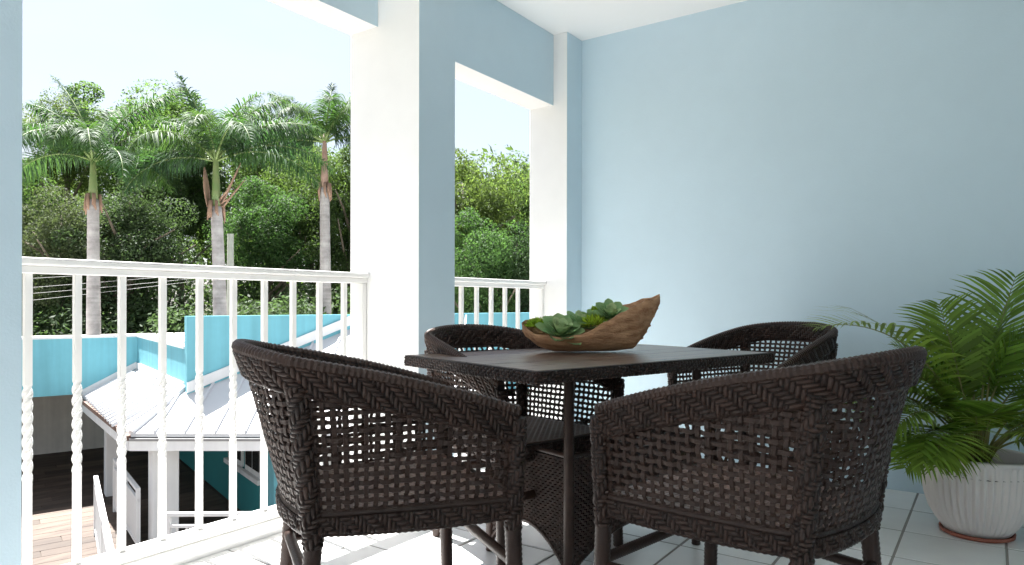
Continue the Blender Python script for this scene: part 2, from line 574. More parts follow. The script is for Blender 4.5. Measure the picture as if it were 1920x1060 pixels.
def make_chair():
    root = empty('wicker_armchair')
    CW = .0100
    # rolled top band: dark core plus herringbone on both faces
    core = MB(); v, f = [], []
    n = 72
    for i in range(n + 1):
        u = NS * i / n
        for vv, off in ((vband(u), .010), (1, .014), (1, -.014), (vband(u), -.010)):
            v.append(pv(u, vv) + nout(u, vv) * off)
    for i in range(n):
        for k in range(4):
            f.append((i * 4 + k, i * 4 + (k + 1) % 4, i * 4 + 4 + (k + 1) % 4, i * 4 + 4 + k))
    f += [(0, 1, 2, 3), tuple(range(4 * n, 4 * n + 4))]
    core.add(v, f)
    band = core.build('top_band', M_WICK_CORE, root)
    tot = SL / CW
    for sd in (1, -1):
        mb = MB()
        def surf(i, j, sd=sd):
            u = u_at(min(max(i * CW, 0), SL)); vb = vband(u) - .01
            vv = vb + (.985 - vb) * j / 6.8
            N_ = nout(u, vv)
            return pv(u, vv) + N_ * (sd * (.0125 + .004 * j / 6.8)), N_ * sd
        herring(mb, surf, tot, 6.8)
        tag(mb.build('band_weave', M_WICK, band, smooth=True), kind='stuff')
    # bound roll along the top edge and cord under the band
    pts = [pv(NS * i / 90, 1.0) + nout(NS * i / 90, 1) * .001 for i in range(91)]
    wrapped(pts, .0150, .013, 10, .10).build('edge_roll', M_WICK, root)
    pts = [pv(NS * i / 90, vband(NS * i / 90)) for i in range(91)]
    wrapped(pts, .0095, .014, 8, .16).build('edge_cord', M_WICK, root, smooth=True)
    # panels
    weave_panel(root, 'side_panel', 0, UC)
    weave_panel(root, 'back_panel', UC, NS - UC)
    weave_panel(root, 'side_panel', NS - UC, NS)
    # posts with herringbone binding
    def post(name, a, b, r, ra=None):
        a, b = Vector(a), Vector(b); ax = (b - a).normalized(); Lp = (b - a).length
        x_ = Vector((0, 1, 0)); x_ = (x_ - ax * x_.dot(ax)).normalized(); y_ = ax.cross(x_)
        mb0 = MB(); mb0.tube([a, b], r * .93, 12)
        o = mb0.build(name, M_WICK_CORE, root, smooth=True)
        per = max(1, round(2 * math.pi * r / CW / 6)) * 6
        def surf(i, j):
            t_ = 2 * math.pi * i / per
            N_ = x_ * math.cos(t_) + y_ * math.sin(t_)
            return a + ax * (Lp * j / (Lp / CW)) + N_ * r, N_
        mb = MB(); herring(mb, surf, per, Lp / CW)
        tag(mb.build('post_weave', M_WICK, o, smooth=True), kind='stuff')
        return o
    for s in (-1, 1):
        uu = 0 if s < 0 else NS
        post('front_post', pb(uu) + Vector((0, 0, -.06)), pv(uu, .93), .0215)
        uc = UC if s < 0 else NS - UC
        post('rear_post', pb(uc) + Vector((0, 0, -.06)), pv(uc, vband(uc) + .05), .0235)
        a = pb(uu); wrapped([(a.x, a.y, ZB - .055), (a.x + .012, a.y + s * .006, 0.002)], .0205, .012, 12, .05, r2=.0185).build('leg', M_WICK, root, smooth=True)
        a = pb(uc); wrapped([(a.x, a.y, ZB - .055), (a.x - .03, a.y + s * .004, 0.002)], .021, .012, 12, .05, r2=.0185).build('leg', M_WICK, root, smooth=True)
    # seat rail: a slab along the path and across the front, with woven skin
    def zlo(u): return ZB - .026 - .006 * math.sin(math.pi * min(1, (u if u < NS / 2 else NS - u) / UC))
    core = MB(); v, f = [], []
    for i in range(n + 1):
        u = NS * i / n; p = pb(u); N_ = nout(u, 0); N_.z = 0
        for z, off in ((zlo(u), .012), (ZB + .009, .013), (ZB + .009, -.013), (zlo(u), -.012)):
            v.append(Vector((p.x, p.y, z)) + N_ * off)
    for i in range(n):
        for k in range(4):
            f.append((i * 4 + k, i * 4 + (k + 1) % 4, i * 4 + 4 + (k + 1) % 4, i * 4 + 4 + k))
    core.add(v, f)
    apron = core.build('seat_rail', M_WICK_CORE, root)
    sb = s_at(NS)
    mb = MB()
    def surf(i, j):
        u = u_at(min(max(i * CW * 1.05, 0), SL)); p = pb(u); N_ = nout(u, 0); N_.z = 0; N_.normalize()
        z0 = zlo(u)
        return Vector((p.x, p.y, z0 + (ZB + .010 - z0) * j / 4)) + N_ * .0145, N_
    herring(mb, surf, SL / CW / 1.05, 4)
    tag(mb.build('rail_weave', M_WICK, apron, smooth=True), kind='stuff')
    pts = [pb(NS * i / 80) + Vector((0, 0, .013)) for i in range(81)]
    wrapped(pts, .0095, .015, 8, .15).build('rail_cord', M_WICK, root, smooth=True)
    pts = [pb(NS * i / 80) + Vector((0, 0, zlo(NS * i / 80) - ZB)) for i in range(81)]
    wrapped(pts, .0095, .015, 8, .12).build('rail_cord', M_WICK, root, smooth=True)
    fr = MB(); fr.box(.222, .246, -.245, .245, ZB - .032, ZB + .018)
    fo = fr.build('front_rail', M_WICK_CORE, root)
    mb = MB()
    herring(mb, lambda i, j: (Vector((.2475, -.243 + i * CW, ZB - .032 + .050 * j / 4.6)), Vector((1, 0, 0))), .486 / CW, 4.6)
    tag(mb.build('rail_weave', M_WICK, fo, smooth=True), kind='stuff')
    # seat: dense over-under weave on a slab
    outl = [pb(NS * i / 40) for i in range(41)]
    c0 = Vector((-.02, 0, 0))
    st = MB(); st.prism([((p.x - c0.x) * .955 + c0.x, p.y * .955) for p in outl], ZB - .03, ZB + .022)
    seat = st.build('seat', M_SEAT, root)
    mb = MB(); q = .0125
    for a in range(-24, 20):
        for b in range(-21, 22):
            x, y = a * q, b * q
            # inside test with the outline half width
            us_ = [p for p in outl if p.y <= 0]
            xs_ = [p.x for p in us_][::-1]; ys_ = [-p.y for p in us_][::-1]
            wlim = float(np.interp(x, xs_, ys_)) * .95
            if abs(y) > wlim - .008 or x > .222: continue
            if (a + b) % 2: dx, dy = q * .98, q * .40
            else: dx, dy = q * .40, q * .98
            z = ZB + .0225
            mb.add([(x - dx, y - dy, z - .001), (x + dx, y - dy, z - .001), (x + dx, y + dy, z - .001), (x - dx, y + dy, z - .001), (x, y - dy * .8, z + .0010), (x, y + dy * .8, z + .0010)] if dx > dy else
                   [(x - dx, y - dy, z - .001), (x + dx, y - dy, z - .001), (x + dx, y + dy, z - .001), (x - dx, y + dy, z - .001), (x - dx * .8, y, z + .0010), (x + dx * .8, y, z + .0010)],
                   [(0, 1, 4), (1, 2, 5, 4), (2, 3, 5), (3, 0, 4, 5)] if dx > dy else [(0, 1, 5, 4), (1, 2, 5), (2, 3, 4, 5), (3, 0, 4)])
    tag(mb.build('seat_weave', M_SEAT, seat, smooth=True), kind='stuff')
    # stretchers
    zs = .245
    for s in (-1, 1):
        a = pb(0 if s < 0 else NS); c = pb(UC if s < 0 else NS - UC)
        wrapped([(a.x + .004, a.y, zs), (c.x - .012, c.y, zs)], .0135, .010, 10, .05).build('stretcher', M_WICK, root, smooth=True)
    a, c = pb(0), pb(NS)
    wrapped([(a.x + .005, a.y, zs + .014), (c.x + .005, c.y, zs + .014)], .0135, .010, 10, .05).build('stretcher', M_WICK, root, smooth=True)
    a, c = pb(UC), pb(NS - UC)
    wrapped([(a.x - .012, a.y, zs + .014), (c.x - .012, c.y, zs + .014)], .0135, .010, 10, .05).build('stretcher', M_WICK, root, smooth=True)
    return root


chair = make_chair()
GRP = 'dark brown wicker tub chairs round the table'


def chair_at(o, lat, dep, head, label):
    x, y = cf(lat, dep)
    o.location = (x, y, 0); o.rotation_euler = (0, 0, R(head))
    tag(o, label, 'chair', GRP)


ch_spec = [(-.318, 1.82, -31, 'dark wicker tub chair nearest the railing, at the near end of the table'),
           (.580, 1.72, 79, 'dark wicker tub chair in the right foreground, beside the potted palm'),
           (.03, 2.56, -107, 'dark wicker tub chair behind the table, by the thick column'),
           (1.10, 3.12, 163, 'dark wicker tub chair at the far table end, nearest the blue wall, mostly hidden')]
chairs = [chair] + [copy_tree(chair) for _ in range(3)]
for c_, sp in zip(chairs, ch_spec): chair_at(c_, *sp)

# ------------------------------------------------------------------ table
def wood_top():
    m = bpy.data.materials.new('grey_brown_wood_slats'); m.use_nodes = True
    N, L = m.node_tree.nodes, m.node_tree.links; P = N['Principled BSDF']
    t = N.new('ShaderNodeTexCoord'); mp_ = N.new('ShaderNodeMapping'); mp_.inputs['Scale'].default_value = (1.4, 38, 10)
    n = N.new('ShaderNodeTexNoise'); n.inputs['Scale'].default_value = 2.2; n.inputs['Detail'].default_value = 7; n.inputs['Distortion'].default_value = .6
    L.new(t.outputs['Object'], mp_.inputs[0]); L.new(mp_.outputs[0], n.inputs['Vector'])
    r = N.new('ShaderNodeValToRGB'); r.color_ramp.elements[0].position = .34; r.color_ramp.elements[1].position = .68
    r.color_ramp.elements[0].color = (.040, .022, .015, 1); r.color_ramp.elements[1].color = (.21, .135, .095, 1)
    L.new(n.outputs['Fac'], r.inputs[0]); L.new(r.outputs[0], P.inputs['Base Color'])
    mr = N.new('ShaderNodeMapRange'); mr.inputs['To Min'].default_value = .20; mr.inputs['To Max'].default_value = .40
    L.new(n.outputs['Fac'], mr.inputs[0]); L.new(mr.outputs[0], P.inputs['Roughness'])
    b = N.new('ShaderNodeBump'); b.inputs['Strength'].default_value = .35; b.inputs['Distance'].default_value = .004
    L.new(n.outputs['Fac'], b.inputs['Height']); L.new(b.outputs[0], P.inputs['Normal'])
    return m


M_TOP = wood_top()
TW, TD, TZ = 1.18, .736, .71
tab = empty('dining_table', (1.564, 1.014, 0), -.29772)
NPL = 6
for i in range(NPL):
    b = MB(); y0 = .02 + (TD - .04) * i / NPL; y1 = .02 + (TD - .04) * (i + 1) / NPL - .0016
    b.box(.02, TW - .02, y0, y1, TZ - .03, TZ - .001 + random.uniform(-.0003, .0003))
    b.build('plank', M_TOP, tab, bevel=.0012)
rim = MB()
TH = .040
rim.box(.006, TW - .006, .006, .019, TZ - TH + .003, TZ - .002); rim.box(.006, TW - .006, TD - .019, TD - .006, TZ - TH + .003, TZ - .002)
rim.box(.006, .019, .0195, TD - .0195, TZ - TH + .003, TZ - .002); rim.box(TW - .019, TW - .006, .0195, TD - .0195, TZ - TH + .003, TZ - .002)
rim_o = rim.build('rim', M_WICK_CORE, tab)
for (p0, p1, nn) in (((0, 0), (TW, 0), (0, -1)), ((TW, 0), (TW, TD), (1, 0)), ((TW, TD), (0, TD), (0, 1)), ((0, TD), (0, 0), (-1, 0))):
    p0 = Vector((*p0, 0)); p1 = Vector((*p1, 0)); nn = Vector((*nn, 0)); d = (p1 - p0).normalized(); Lg = (p1 - p0).length
    mb = MB()
    def surf(i, j):
        # j runs from the underside up over the rounded edge onto the top
        s = p0 + d * (i * .0125)
        a = j / 5.6
        if a < .72:
            return s - nn * .005 + Vector((0, 0, TZ - TH + (TH - .006) * a / .72)), nn
        q = (a - .72) / .28
        return s - nn * (.005 + .016 * q) + Vector((0, 0, TZ - .004 + .001 * q)), (nn * (1 - q) + Vector((0, 0, .4 + q))).normalized()
    herring(mb, surf, Lg / .0125, 5.6, n=2)
    tag(mb.build('rim_weave', M_WICK, rim_o, smooth=True), kind='stuff')
A0, A1, B0, B1 = .27, .91, .16, .575
for (x, y) in ((A0, B0), (A1, B0), (A1, B1), (A0, B1)):
    wrapped([(x, y, .002), (x, y, TZ - TH + .01)], .0165, .009, 10, .05).build('leg', M_WICK, tab, smooth=True)


def dense(name, p0, p1, ztop):
    p0 = Vector((*p0, 0)); p1 = Vector((*p1, 0)); d = (p1 - p0).normalized(); Lg = (p1 - p0).length
    nn = Vector((d.y, -d.x, 0)); mb = MB(); cw = .0118; ch = .0098
    nx, nz_ = int(Lg / cw), int(ztop / ch)
    for k in range(nz_):
        for i in range(-1, nx):
            if (i + k) % 2: continue
            x0, x1 = max(0, i * cw), min(Lg, (i + 2) * cw)
            z = k * ch; xm = (x0 + x1) / 2 / Lg
            zb = .035 + .125 * (max(0, math.sin(math.pi * min(1, max(0, xm)))) ** .8)
            if z < zb: continue
            v = []
            for sd in (1, -1):
                for fa in (0, .5, 1):
                    for fb in (.04, .96):
                        off = (.0042 if fa == .5 else -.0028) * (1 if (sd > 0) else -1)
                        v.append(p0 + d * (x0 + (x1 - x0) * (.02 + .96 * fa)) + Vector((0, 0, z + ch * fb)) + nn * (off + sd * .0012))
            mb.add(v, [(0, 2, 3, 1), (2, 4, 5, 3), (6, 7, 9, 8), (8, 9, 11, 10), (0, 6, 8, 2), (2, 8, 10, 4), (1, 3, 9, 7), (3, 5, 11, 9)])
    o = mb.build(name, M_WICK, tab)
    tag(o, kind='stuff')
    # bound edges
    return o


ZP = .41
for (a, b) in (((A0, B0), (A1, B0)), ((A1, B0), (A1, B1)), ((A1, B1), (A0, B1)), ((A0, B1), (A0, B0))):
    dense('woven_panel', a, b, ZP)
    wrapped([(*a, ZP + .004), (*b, ZP + .004)], .008, .009, 8, .12).build('panel_edge', M_WICK, tab, smooth=True)
    pts = []
    for k in range(31):
        q = k / 30
        pts.append((a[0] + (b[0] - a[0]) * q, a[1] + (b[1] - a[1]) * q, .035 + .125 * max(0, math.sin(math.pi * q)) ** .8))
    wrapped(pts, .0075, .009, 8, .12).build('panel_edge', M_WICK, tab, smooth=True)
tag(tab, 'dark brown rectangular wicker dining table with woven arched base panels', 'table')

# ------------------------------------------------------------------ driftwood bowl with succulents
def vnoise(p, s=1.0):
    from mathutils import noise
    return noise.noise(Vector(p) * s)


M_DRIFT = mat('driftwood', (.28, .125, .055), .55, color2=(.60, .36, .20), scale=7, bump=.9, bscale=30, stretch=(1.0, 7, 7), spec=.3)
BX, BY = cf(.30, 2.60)
bowl_rz = YAW - R(90) + R(4)
bowl = empty('driftwood_bowl', (BX, BY, TZ + .0015), bowl_rz)
# profile keys along the length: x, outer bottom z, near rim z, far rim z, half width
KEY = np.array([[-.262, .078, .098, .108, .018], [-.245, .055, .082, .118, .045], [-.20, .018, .066, .120, .082], [-.14, .0, .060, .118, .100],
                [-.06, .0, .066, .116, .108], [.02, .0, .104, .128, .102], [.09, .002, .145, .152, .086], [.16, .010, .176, .182, .066],
                [.205, .062, .192, .197, .044], [.240, .130, .203, .205, .026], [.262, .178, .210, .211, .010]])
def bk(x): return [float(np.interp(x, KEY[:, 0], KEY[:, k])) for k in range(1, 5)]
ns_, nc = 70, 26
def bowl_pt(i, k, inner):
    x = -.262 + .524 * i / ns_
    zb, zn, zf, w = bk(x)
    a = k / nc                      # 0 near rim .. 1 far rim
    ang = math.pi * a
    th = .012 if inner else 0
    w_ = max(.004, w - th)
    y = -w_ * math.cos(ang) * (1 if abs(math.cos(ang)) < .999 else 1)
    rim = zn * (1 - a) + zf * a
    sn = math.sin(ang) ** .75
    z = rim + (zb + th - rim) * sn
    nzv = vnoise((x * 5, y * 14 + 3, z * 14), 1.7) * .012 + vnoise((x * 14, y * 70, z * 60), 1) * .0060
    f = 1 if not inner else .4
    edge = vnoise((x * 22, 5.0, a * 2), 1) * .008 * (1 - sn)
    return (x + nzv * .5 * f, y * (1 + nzv * 4 * f), max(z + edge + (nzv * .7 * f if sn < .97 or x > .17 else 0), 0.0005 if x < .17 else z * .9))
b = MB(); v = []
for inner in (False, True):
    for i in range(ns_ + 1):
        for k in range(nc + 1): v.append(bowl_pt(i, k, inner))
f = []; st_ = (ns_ + 1) * (nc + 1); row = nc + 1
for i in range(ns_):
    for k in range(nc):
        a = i * row + k
        f.append((a, a + row, a + row + 1, a + 1)); f.append((st_ + a, st_ + a + 1, st_ + a + row + 1, st_ + a + row))
    for k in (0, nc):
        a = i * row + k; q = (a, st_ + a, st_ + a + row, a + row); f.append(q if k == 0 else q[::-1])
for k in range(nc):
    for i in (0, ns_):
        a = i * row + k; q = (a, a + 1, st_ + a + 1, st_ + a); f.append(q if i == 0 else q[::-1])
b.add(v, f)
sh = b.build('bowl_shell', M_DRIFT, bowl, smooth=True)
# torn splinters on the raised end
for k in range(5):
    x = .185 + .016 * k; zb, zn, zf, w = bk(x)
    mb = MB(); mb.tube([(x - .03, -.02 + .008 * k, zb + .03), (x, -.012 + .006 * k, zb + .012), (x + .012, -.01 + .006 * k, zb + .012 + .006 * (k % 2))], [.014, .011, .003], 6)
    mb.build('splinter', M_DRIFT, bowl, smooth=True)
tag(bowl, 'carved reddish brown driftwood bowl with one raised end, on the table', 'bowl')
soil = MB()
pts = []
for i in range(9, 58, 4):
    x = -.262 + .524 * i / ns_; pts.append((x, *bk(x)))
v, f = [], []
for (x, zb, zn, zf, w) in pts:
    for k in range(7):
        a = k / 6; z = min(zn, zf) * .55 + zb * .45 + .010 * math.sin(math.pi * a)
        v.append((x, -(w - .022) * math.cos(math.pi * a), z + .004 * vnoise((x * 40, a * 9, 1))))
for i in range(len(pts) - 1):
    for k in range(6): f.append((i * 7 + k, i * 7 + 7 + k, i * 7 + 8 + k, i * 7 + k + 1))
soil.add(v, f)
so = soil.build('soil', mat('dark_soil', (.03, .02, .014), .95, var=.4, scale=60, bump=.8), None)
so.location = bowl.location; so.rotation_euler = bowl.rotation_euler
tag(so, 'dark potting soil filling the driftwood bowl', kind='stuff')

M_SUC = leaf_mat('succulent_leaf', (.26, .40, .18), (.32, .48, .18), var=.22, tw=.12, rough=.5)
M_SUC2 = leaf_mat('pale_succulent_leaf', (.42, .54, .28), (.45, .58, .28), var=.2, tw=.12, rough=.5)
M_MOSS = leaf_mat('bright_moss', (.30, .44, .04), (.4, .55, .05), var=.35, tw=.2, rough=.7)


def succ_leaf(mt):
    n, m = 9, 5
    v, f = [], []
    for sd in (1, -1):
        for i in range(n):
            t = i / (n - 1)
            w = .40 * (math.sin(math.pi * min(1, t ** .85 * .93)) ** .8) * (.35 + .65 * t) + .05 * (1 - t)
            if i == n - 1: w = .03
            for k in range(m):
                a = -1 + 2 * k / (m - 1)
                th = .045 * (1 - a * a) * (1 - .5 * t) if sd < 0 else 0
                v.append((t, w * a, .16 * t * t + .22 * w * a * a * 1.2 - th * 1.0 + (.0 if sd > 0 else -.012)))
    for s in range(2):
        o = s * n * m
        for i in range(n - 1):
            for k in range(m - 1):
                q = (o + i * m + k, o + (i + 1) * m + k, o + (i + 1) * m + k + 1, o + i * m + k + 1)
                f.append(q if s == 0 else q[::-1])
    b = MB(); b.add(v, f)
    return b.mesh('succulent_leaf', mt, smooth=True)


SL1, SL2 = succ_leaf(M_SUC), succ_leaf(M_SUC2)


def rosette(loc, r, tilt, az, n, label):
    """loc in the bowl's own frame"""
    o = empty('succulent_rosette')
    o.location = bowl.matrix_basis @ Vector(loc) if False else Matrix.Translation(bowl.location) @ Matrix.Rotation(bowl_rz, 4, 'Z') @ Vector(loc)
    o.rotation_euler = (Matrix.Rotation(bowl_rz + az, 3, 'Z') @ Matrix.Rotation(tilt, 3, 'Y')).to_euler()
    for i in range(n):
        q = i / (n - 1)              # 0 inner, 1 outer
        a = i * 2.39996 + random.uniform(-.1, .1)
        el = R(78 - 74 * q ** .8) + random.uniform(-.06, .06)
        ln = r * (.30 + .72 * q ** .7) * random.uniform(.93, 1.05)
        lf = link('leaf', SL2 if q < .42 else SL1, o)
        lf.rotation_euler = (Matrix.Rotation(a, 3, 'Z') @ Matrix.Rotation(-el, 3, 'Y')).to_euler()
        lf.scale = (ln, ln * random.uniform(.9, 1.1), ln)
        lf.location = (0, 0, r * .10 * (1 - q))
    return tag(o, label, 'succulent', 'succulents in the driftwood bowl')


rosette((-.125, -.042, .062), .102, R(32), R(-80), 30, 'largest blue-green succulent rosette, at the low end of the driftwood bowl')
rosette((-.045, .000, .090), .092, R(18), R(-50), 24, 'pale green succulent rosette in the middle of the driftwood bowl')
rosette((.070, -.010, .130), .082, R(34), R(-88), 28, 'topmost succulent rosette, near the raised end of the driftwood bowl')
rosette((.012, .020, .115), .066, R(15), R(60), 18, 'small dark green succulent rosette at the back of the driftwood bowl')


def moss(loc, r, label):
    n = 420
    d = rng.normal(size=(n, 3)); d[:, 2] = np.abs(d[:, 2]) * .9 + .05; d /= np.linalg.norm(d, axis=1)[:, None]
    base = d * r * np.array([1, .8, .45]) * rng.uniform(.5, .85, (n, 1))
    tip = d * r * np.array([1, .8, .75]) * rng.uniform(.9, 1.15, (n, 1)) + rng.normal(size=(n, 3)) * r * .1
    sd = np.cross(d, rng.normal(size=(n, 3))); sd /= np.linalg.norm(sd, axis=1)[:, None]; sd *= .0022
    V = np.stack([base - sd, base + sd, tip + sd * .5, tip - sd * .5], 1).reshape(-1, 3)
    o = link('moss_clump', mesh_np('moss', V, np.arange(4 * n).reshape(-1, 4), M_MOSS))
    o.location = Matrix.Translation(bowl.location) @ Matrix.Rotation(bowl_rz, 4, 'Z') @ Vector(loc); o.rotation_euler = (0, 0, bowl_rz)
    return tag(o, label, 'moss', 'moss in the driftwood bowl')


moss((-.200, .012, .092), .044, 'bright green moss tuft at the low tip of the driftwood bowl')
moss((.0, -.055, .100), .050, 'bright yellow-green moss tuft at the near rim of the driftwood bowl')
moss((.030, .03, .150), .030, 'small bright moss tuft between the upper succulents')

# ------------------------------------------------------------------ pot and palm
PX, PY = 3.235, .05
M_POT = mat('white_ceramic', (.74, .69, .66), .55, var=.05, scale=6, bump=.06, bscale=50)
M_TERRA = mat('terracotta', (.33, .11, .07), .8, var=.15, scale=12)
pot = empty('ribbed_pot', (PX, PY, 0))
sa = MB(); sa.lathe([(0, .001), (.118, .001), (.124, .005), (.126, .017), (.120, .017), (.116, .009), (0, .009)], 48)
sa.build('saucer', M_TERRA, pot, smooth=True)
NR = 44
prof = [(0, .012), (.100, .012), (.120, .016), (.142, .045), (.166, .09), (.182, .14), (.190, .19), (.194, .24), (.196, .280), (.197, .285), (.205, .288), (.207, .298), (.203, .303), (.190, .303), (.186, .297), (.182, .25), (.178, .235)]
pm = MB(); pm.lathe(prof, NR * 6, mod=lambda i, k: (.0080 * {3: .4, 8: .35}.get(i, 1) * math.cos(2 * math.pi * k / 6) if 3 <= i <= 8 else 0))
pb_ = pm.build('pot_body', M_POT, pot, smooth=True); pb_.scale = (.94, .94, 1.03)
tag(pot, 'white ribbed ceramic pot on a terracotta saucer, on the tile floor', 'pot')
sm = MB(); sm.lathe([(0, .258), (.06, .262), (.12, .256), (.183, .246)], 24, mod=lambda i, k: .004 * math.sin(k * 2.3 + i))
so = sm.build('potting_soil', bpy.data.materials['dark_soil'], None, loc=(PX, PY, 0)); tag(so, 'dark soil in the white ribbed pot', kind='stuff')

M_ARECA = leaf_mat('areca_leaf', (.14, .23, .035), (.30, .46, .06), var=.38, tw=.32, rough=.38)
M_STEM = mat('areca_stem', (.13, .17, .04), .5, color2=(.22, .19, .06), scale=14)


def frond_curve(L, e0, bend, n=24, power=1.4):
    pts = [Vector((0, 0, 0))]; tang = []
    for i in range(n):
        t = (i + .5) / n; e = e0 - bend * t ** power
        d = Vector((math.cos(e), 0, math.sin(e))); tang.append(d)
        pts.append(pts[-1] + d * (L / n))
    tang.append(tang[-1])
    return pts, tang


def frond(L, e0, bend, nl, ll, lw, mats, t0=.25, sweep=.75, vup=.35, droop=.5, plume=0, power=1.4, rr=.008, seed=0):
    rg = random.Random(seed)
    pts, tang = frond_curve(L, e0, bend, power=power)
    n = len(pts) - 1
    b = MB()
    b.tube(pts, [rr * (1 - .85 * i / n) for i in range(n + 1)], 5, mi=1)
    for i in range(nl):
        t = t0 + (1 - t0) * (i + .5) / nl
        x = t * n; k = min(int(x), n - 1); P0 = pts[k].lerp(pts[k + 1], x - k); T = tang[k]
        up = Vector((-T.z, 0, T.x)); q = (t - t0) / (1 - t0)
        prof_ = (math.sin(math.pi * (.18 + .80 * q)) ** .7)
        for sd in (-1, 1):
            l = ll * prof_ * rg.uniform(.85, 1.1) + .02 * ll
            fw = sweep * (.55 + .9 * q) + rg.uniform(-.08, .08)
            side = Vector((0, sd, 0))
            pl = rg.uniform(-plume, plume)
            d = (side * math.cos(pl) + up * (vup + math.sin(pl)) + T * fw).normalized()
            wv = d.cross(up).normalized()
            if wv.length < .1: wv = T
            w = lw * rg.uniform(.85, 1.1) * (.6 + .4 * prof_)
            p = P0.copy(); v = []
            m = 4
            for s in range(m + 1):
                f_ = s / m
                ww = w * (.35, 1, .85, .5, .04)[s]
                dd = (d + Vector((0, 0, -droop * 1.3 * f_ * f_))).normalized()
                if s: p = p + dd * (l / m)
                v += [p - wv * ww * .5, p + wv * ww * .5]
            b.add(v, [(2 * s, 2 * s + 1, 2 * s + 3, 2 * s + 2) for s in range(m)])
    return b.mesh('frond', mats, smooth=True)


areca = empty('areca_palm', (PX, PY, .25)); ASC = .79
# (azimuth relative to the picture: 0 = right, 90 = away, 180 = left, -90 = towards us), length, start elevation, bend, lift of the foot
AR = [(180, .88, 74, 88, .03), (186, .74, 60, 100, .0), (-140, .62, 56, 125, 0), (-15, .62, 55, 120, 0), (22, .92, 87, 24, .02), (172, .66, 78, 62, 0),
      (178, .70, 66, 92, .03), (176, .60, 52, 100, .02), (165, .56, 70, 60, .05), (196, .62, 62, 118, .0), (205, .55, 40, 95, .0),
      (150, .62, 80, 55, .03), (120, .66, 82, 40, .02), (100, .62, 74, 60, .0), (60, .68, 80, 45, .02), (30, .70, 78, 62, .04),
      (10, .72, 70, 80, .02), (-20, .66, 66, 95, .02), (-50, .56, 66, 95, .0), (-100, .50, 72, 70, .0), (-72, .56, 58, 112, 0), (-28, .60, 58, 118, 0), (-42, .50, 50, 110, 0),
      (-125, .50, 66, 85, .0), (-150, .54, 50, 112, .0), (215, .42, 60, 130, .0), (-35, .74, 82, 40, .05), (75, .74, 86, 22, .03),
      (140, .46, 55, 80, .0), (5, .50, 45, 90, 0), (-5, .80, 84, 30, .04), (188, .36, 48, 120, 0), (160, .44, 76, 30, .02)]
for k, (az, L_, e0, bd, lf) in enumerate(AR):
    L_ = L_ if k == 0 else L_ * ASC
    me = frond(L_, R(e0), R(bd), 26, .26 * (L_ / .6) ** .5, .0140, [M_ARECA, M_STEM], t0=.36, sweep=.65, vup=.30, droop=.34, rr=.0055, seed=k, power=1.5)
    o = link('frond', me, areca)
    a = R(az) + YAW - R(90)
    rr_ = random.uniform(.01, .05)
    o.location = (rr_ * math.cos(a), rr_ * math.sin(a), lf + random.uniform(.02, .075))
    o.rotation_euler = (random.uniform(-.25, .25), 0, a)
for k in range(9):
    a = random.uniform(0, 6.28); r0 = random.uniform(.005, .045)
    mb = MB(); mb.tube([(r0 * math.cos(a), r0 * math.sin(a), 0), (r0 * 1.3 * math.cos(a), r0 * 1.3 * math.sin(a), .12), (r0 * 1.9 * math.cos(a), r0 * 1.9 * math.sin(a), .27)], [.006, .0055, .004], 7)
    mb.build('stem', M_STEM, areca, smooth=True)
tag(areca, 'leafy green areca palm growing from the white ribbed pot', 'palm plant')

# ------------------------------------------------------------------ ground and neighbouring building
ZG = -2.85
M_GROUND = mat('earth_and_leaf_litter', (.055, .045, .03), .95, color2=(.05, .07, .025), scale=.8, bump=.6, bscale=6)
gm = MB(); gm.box(-400, 400, -400, 400, ZG - .6, ZG - .06)
tag(gm.build('ground', M_GROUND), kind='structure')
cm_ = MB(); cm_.box(-45, 60, -60, 5.2, ZG - .058, ZG - .03); tag(cm_.build('bounce_ground', mat('pale_bounce_ground', (.22, .215, .205), .85, var=.08, scale=.6, bump=.2, bscale=8)), kind='structure')  # unseen pale ground added to bounce sunlight up into the balcony

HA = R(-18)
EA = Vector((math.cos(HA), math.sin(HA), 0)); EB = Vector((math.sin(HA), -math.cos(HA), 0))
O1 = Vector((7.2, 14.46, 0))            # inner corner of the two low walls
MBD = Matrix(((EA.x, EB.x, 0, O1.x), (EA.y, EB.y, 0, O1.y), (0, 0, 1, 0), (0, 0, 0, 1)))   # local (a, b, z)
HBL = math.atan2(EA.y, EA.x)
M_TEAL = plaster('turquoise_render', (.17, .47, .55), .06, streak=.13)
M_TEALD = mat('deep_teal_render', (.03, .25, .26), .8, var=.06, scale=1.5, bump=.1, bscale=60)
M_EXTW = plaster('white_exterior_paint', (.76, .77, .77), .04, streak=.07)
M_GREYW = plaster('grey_render', (.74, .71, .66), .08, streak=.1)
M_ROOFM = mat('white_roof_sheet', (.56, .57, .585), .45, var=.03, scale=2, spec=.4)
M_SEAM = mat('pale_roof_seam', (.60, .61, .63), .45)  # slightly paler than the roof sheet
M_GUT = mat('brown_gutter', (.13, .075, .055), .6, var=.2, scale=5)
M_EDGE = mat('grey_drip_edge', (.25, .25, .25), .6)
M_GLASS = mat('dark_window_glass', (.015, .02, .022), .06, spec=.8)
M_DARKIN = mat('dark_interior', (.03, .028, .026), .9)

bd = empty('pavilion_building')
def lb(name, a0, a1, b0, b1, z0, z1, m, parent=None, bevel=0):
    """box in building coordinates: b grows towards the balcony"""
    mb = MB(); mb.box(a0, a1, b0, b1, z0, z1, 0, MBD)
    o = mb.build(name, m, parent if parent is not None else bd, bevel=bevel)
    o.data.flip_normals()
    return o
